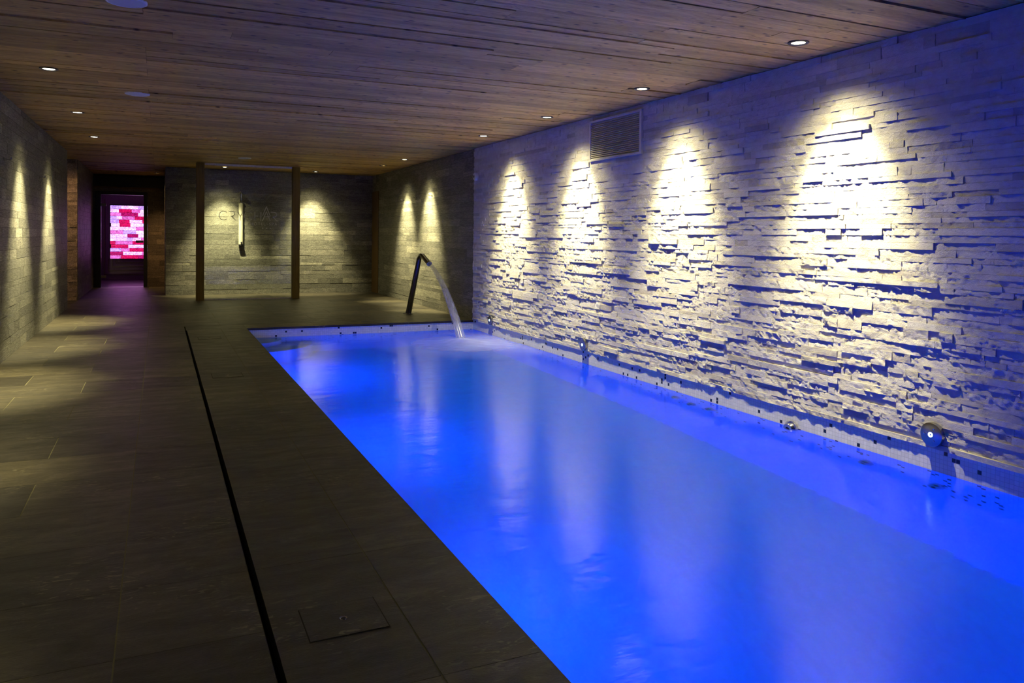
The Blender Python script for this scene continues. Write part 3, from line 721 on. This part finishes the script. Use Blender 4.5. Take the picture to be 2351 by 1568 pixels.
for ch in reversed('H\u00d4TEL\u00b7SPA'):
    cu = bpy.data.curves.new('glyph', 'FONT'); cu.body = ch; cu.size = .078; cu.extrude = .0005
    tmp = bpy.data.objects.new('glyph', cu); COL.objects.link(tmp); dg = bpy.context.evaluated_depsgraph_get()
    me = bpy.data.meshes.new_from_object(tmp.evaluated_get(dg)); bpy.data.objects.remove(tmp)
    xs = [v.co.x for v in me.vertices]; wd_ = max(xs)-min(xs)
    for v in me.vertices: v.co.x -= min(xs) if False else 0
    m0 = min(xs)
    for v in me.vertices: v.co.x -= m0
    tx -= wd_; o = link('letter', me, M_FROST, scr, (tx-1.5525, -.0062, 1.410)); o.rotation_euler = (PI/2, 0, 0)
    tx -= .016 if ch != '\u00b7' and ch != 'S' else .03
for k in range(3):
    bm = bmesh.new(); vs = []
    for i in range(10):
        a = PI/2+i*PI/5; r = .021 if i % 2 == 0 else .009; vs.append(bm.verts.new((r*math.cos(a), 0, r*math.sin(a))))
    f = bm.faces.new(vs); e = bmesh.ops.extrude_face_region(bm, geom=[f])
    for g_ in e['geom']:
        if isinstance(g_, bmesh.types.BMVert): g_.co.y -= .001
    bmobj('star', bm, M_FROST, scr, False, (1.80+k*.072-1.5525, -.006, 1.355))

# shower column on the back wall
t = thing('shower_column', 'cream vertical shower column with steel head on the back wall behind the glass', 'shower', (1.531, YB-.015, 0))
bm = bmesh.new(); n = 16
prof = [(.046*math.cos(PI*i/n), -.055*math.sin(PI*i/n)**.7) for i in range(n+1)]
r0 = [bm.verts.new((x, y, 1.03)) for x, y in prof]; r1 = [bm.verts.new((x, y, 1.88)) for x, y in prof]
bm.faces.new(r0); bm.faces.new(r1)
for i in range(n+1): bm.faces.new((r0[i], r0[(i+1) % (n+1)], r1[(i+1) % (n+1)], r1[i]))
bmobj('column_body', bm, M_CREAM, t, True)
bm = bmesh.new(); bx(bm, -.047, .047, -.060, 0, .985, 1.03, .012); bmobj('end_shadow', bm, M_BLACK, t)  # black block paints the shadow at the column's foot
bm = bmesh.new(); bx(bm, -.047, .047, -.060, 0, 1.88, 1.90, .006); bmobj('top_cap', bm, M_STEEL, t)
bm = bmesh.new(); tube(bm, [(0, -.028, 1.895), (0, -.03, 2.05), (-.004, -.05, 2.09), (-.012, -.11, 2.10)], [.026, .018, .014, .013], 16); bmobj('riser_pipe', bm, M_CHROME, t, True)
bm = bmesh.new(); lathe(bm, [(.014, .03), (.022, .01), (.045, -.02), (.044, -.028), (.001, -.028)], 28, cap=False)
o = bmobj('shower_head', bm, M_CHROME, t, True, (-.014, -.135, 2.10)); o.rotation_euler = (math.radians(-25), 0, 0)
bm = bmesh.new(); lathe(bm, [(.017, 0), (.017, -.02), (.013, -.025), (.001, -.025)], 20, 'Y', cap=False); bmobj('push_button', bm, M_STEEL, t, True, (.005, -.052, 1.065))

# ---------------------------------------------------------------- door and salt room
dr = thing('door_1', 'glass door in a black frame at the end of the corridor', 'door', (-.755, 19.6, 0), kind='structure')
bm = bmesh.new()
bx(bm, -.55, -.432, -.04, .06, 0, 2.165, .004); bx(bm, .43, .51, -.04, .06, 0, 2.165, .004); bx(bm, -.432, .43, -.04, .06, 2.09, 2.165, .004)
bmobj('frame', bm, M_BLACK, dr)
box('glass_leaf', -.43, .428, .0, .008, .012, 2.088, M_DOORG, dr)
for z in (.24, 1.86):
    bm = bmesh.new(); bx(bm, -.435, -.33, -.014, .018, z-.03, z+.03, .004); bmobj('hinge', bm, M_HINGE, dr)
bm = bmesh.new(); bx(bm, .27, .427, -.03, -.012, 1.01, 1.065, .006); bx(bm, .29, .31, -.014, .0, 1.02, 1.055); bx(bm, .39, .41, -.014, .0, 1.02, 1.055); bmobj('handle', bm, M_STEEL, dr)
box('wall_salt_room', -1.6, .4, 22.55, 22.65, -.06, HC, M_ROOM)['kind'] = 'structure'
box('wall_salt_room', -1.6, -1.40, 19.7, 22.55, 0, HC, M_ROOM)['kind'] = 'structure'
box('wall_salt_room', .25, .4, 19.7, 22.55, 0, HC, M_ROOM)['kind'] = 'structure'
box('ceiling', -1.6, .4, 19.7, 22.55, 2.35, HC, M_ROOM)['kind'] = 'structure'
# backlit brick panel
F = Field((-1.152, 22.50, .556), (1, 0, 0), (0, 0, 1), (0, -1, 0)); rh = 1.385/15; random.seed(21)
pal = [((1.05, .95, 1.3), 6), ((1.3, 1.2, 1.4), 4), ((.80, .25, .58), 4), ((.62, .01, .10), 5), ((.42, .01, .12), 3), ((.6, .55, 1.1), 2)]
for r in range(15):
    u = -(r % 2)*.1
    while u < .98:
        L = random.choice((.2, .25, .3, .4, .12)); a, b = max(u, 0), min(u+L, .98); u += L
        if b-a > .02: F.grid(a+.0015, b-.0015, r*rh+.003, (r+1)*rh-.003, 1, 1, .02, random.choices([p[0] for p in pal], [p[1] for p in pal])[0], back=0)
pn = thing('salt_brick_panel', 'glowing pink and white backlit brick panel seen through the glass door', 'light panel', (0, 0, 0))
o = F.build('bricks', [M_SALT], pn, smooth=False)
box('back_plate', -1.17, -.155, 22.49, 22.548, .54, 1.96, M_BLACK, pn)
# added tan rails imitate the nested reflections below the panel
mo = thing('reflection_rails', 'nested rails imitating reflected frames below the glowing brick panel', 'reflection', (0, 0, 0))
for k in range(4):
    o_ = .05*k; z0 = .13+.1*k; bm = bmesh.new()
    bx(bm, -1.30+.09*k, .2-.09*k, 22.52, 22.549, z0, z0+.035, .004)
    bx(bm, -1.30+.09*k, -1.275+.09*k, 22.52, 22.549, z0+.035, (2.0, .54, .54, .54)[k] if k else 2.1, .004)
    bmobj('rail', bm, M_TAN, mo)
l = bpy.data.lights.new('salt_panel_glow', 'AREA'); l.shape = 'RECTANGLE'; l.size = .95; l.size_y = 1.35; l.energy = 3; l.color = (.72, .22, 1.0)
lo = bpy.data.objects.new('salt_panel_glow', l); COL.objects.link(lo); lo.parent = pn; lo.location = (-.66, 22.46, 1.25); lo.rotation_euler = (-PI/2, 0, 0)

# ---------------------------------------------------------------- world, camera, view
wd = bpy.data.worlds.new('dark'); S.world = wd; wd.use_nodes = True
wd.node_tree.nodes['Background'].inputs[0].default_value = (.02, .02, .04, 1); wd.node_tree.nodes['Background'].inputs[1].default_value = .05
yaw, pitch, roll, f = .428921, -.0217217, .01202546, 1772.07
fw = Vector((math.sin(yaw)*math.cos(pitch), math.cos(yaw)*math.cos(pitch), math.sin(pitch)))
r = Vector((math.cos(yaw), -math.sin(yaw), 0)); u = r.cross(fw)
r2 = r*math.cos(roll)+u*math.sin(roll); u2 = -r*math.sin(roll)+u*math.cos(roll)
cam = bpy.data.cameras.new('camera'); co = bpy.data.objects.new('camera', cam); COL.objects.link(co)
co.matrix_world = Matrix(((r2.x, u2.x, -fw.x, 0), (r2.y, u2.y, -fw.y, 0), (r2.z, u2.z, -fw.z, 1.25), (0, 0, 0, 1)))
cam.sensor_width = 36; cam.lens = f*36/2351; cam.shift_y = -201.958/2351; cam.clip_start = .05; cam.clip_end = 100
S.camera = co
S.view_settings.view_transform = 'Standard'; S.view_settings.look = 'None'; S.view_settings.exposure = 0; S.view_settings.gamma = 1; S.view_settings.use_curve_mapping = False
S.cycles.caustics_refractive = True; S.cycles.caustics_reflective = False
S.cycles.max_bounces = 10; S.cycles.diffuse_bounces = 5; S.cycles.transmission_bounces = 8; S.cycles.transparent_max_bounces = 12
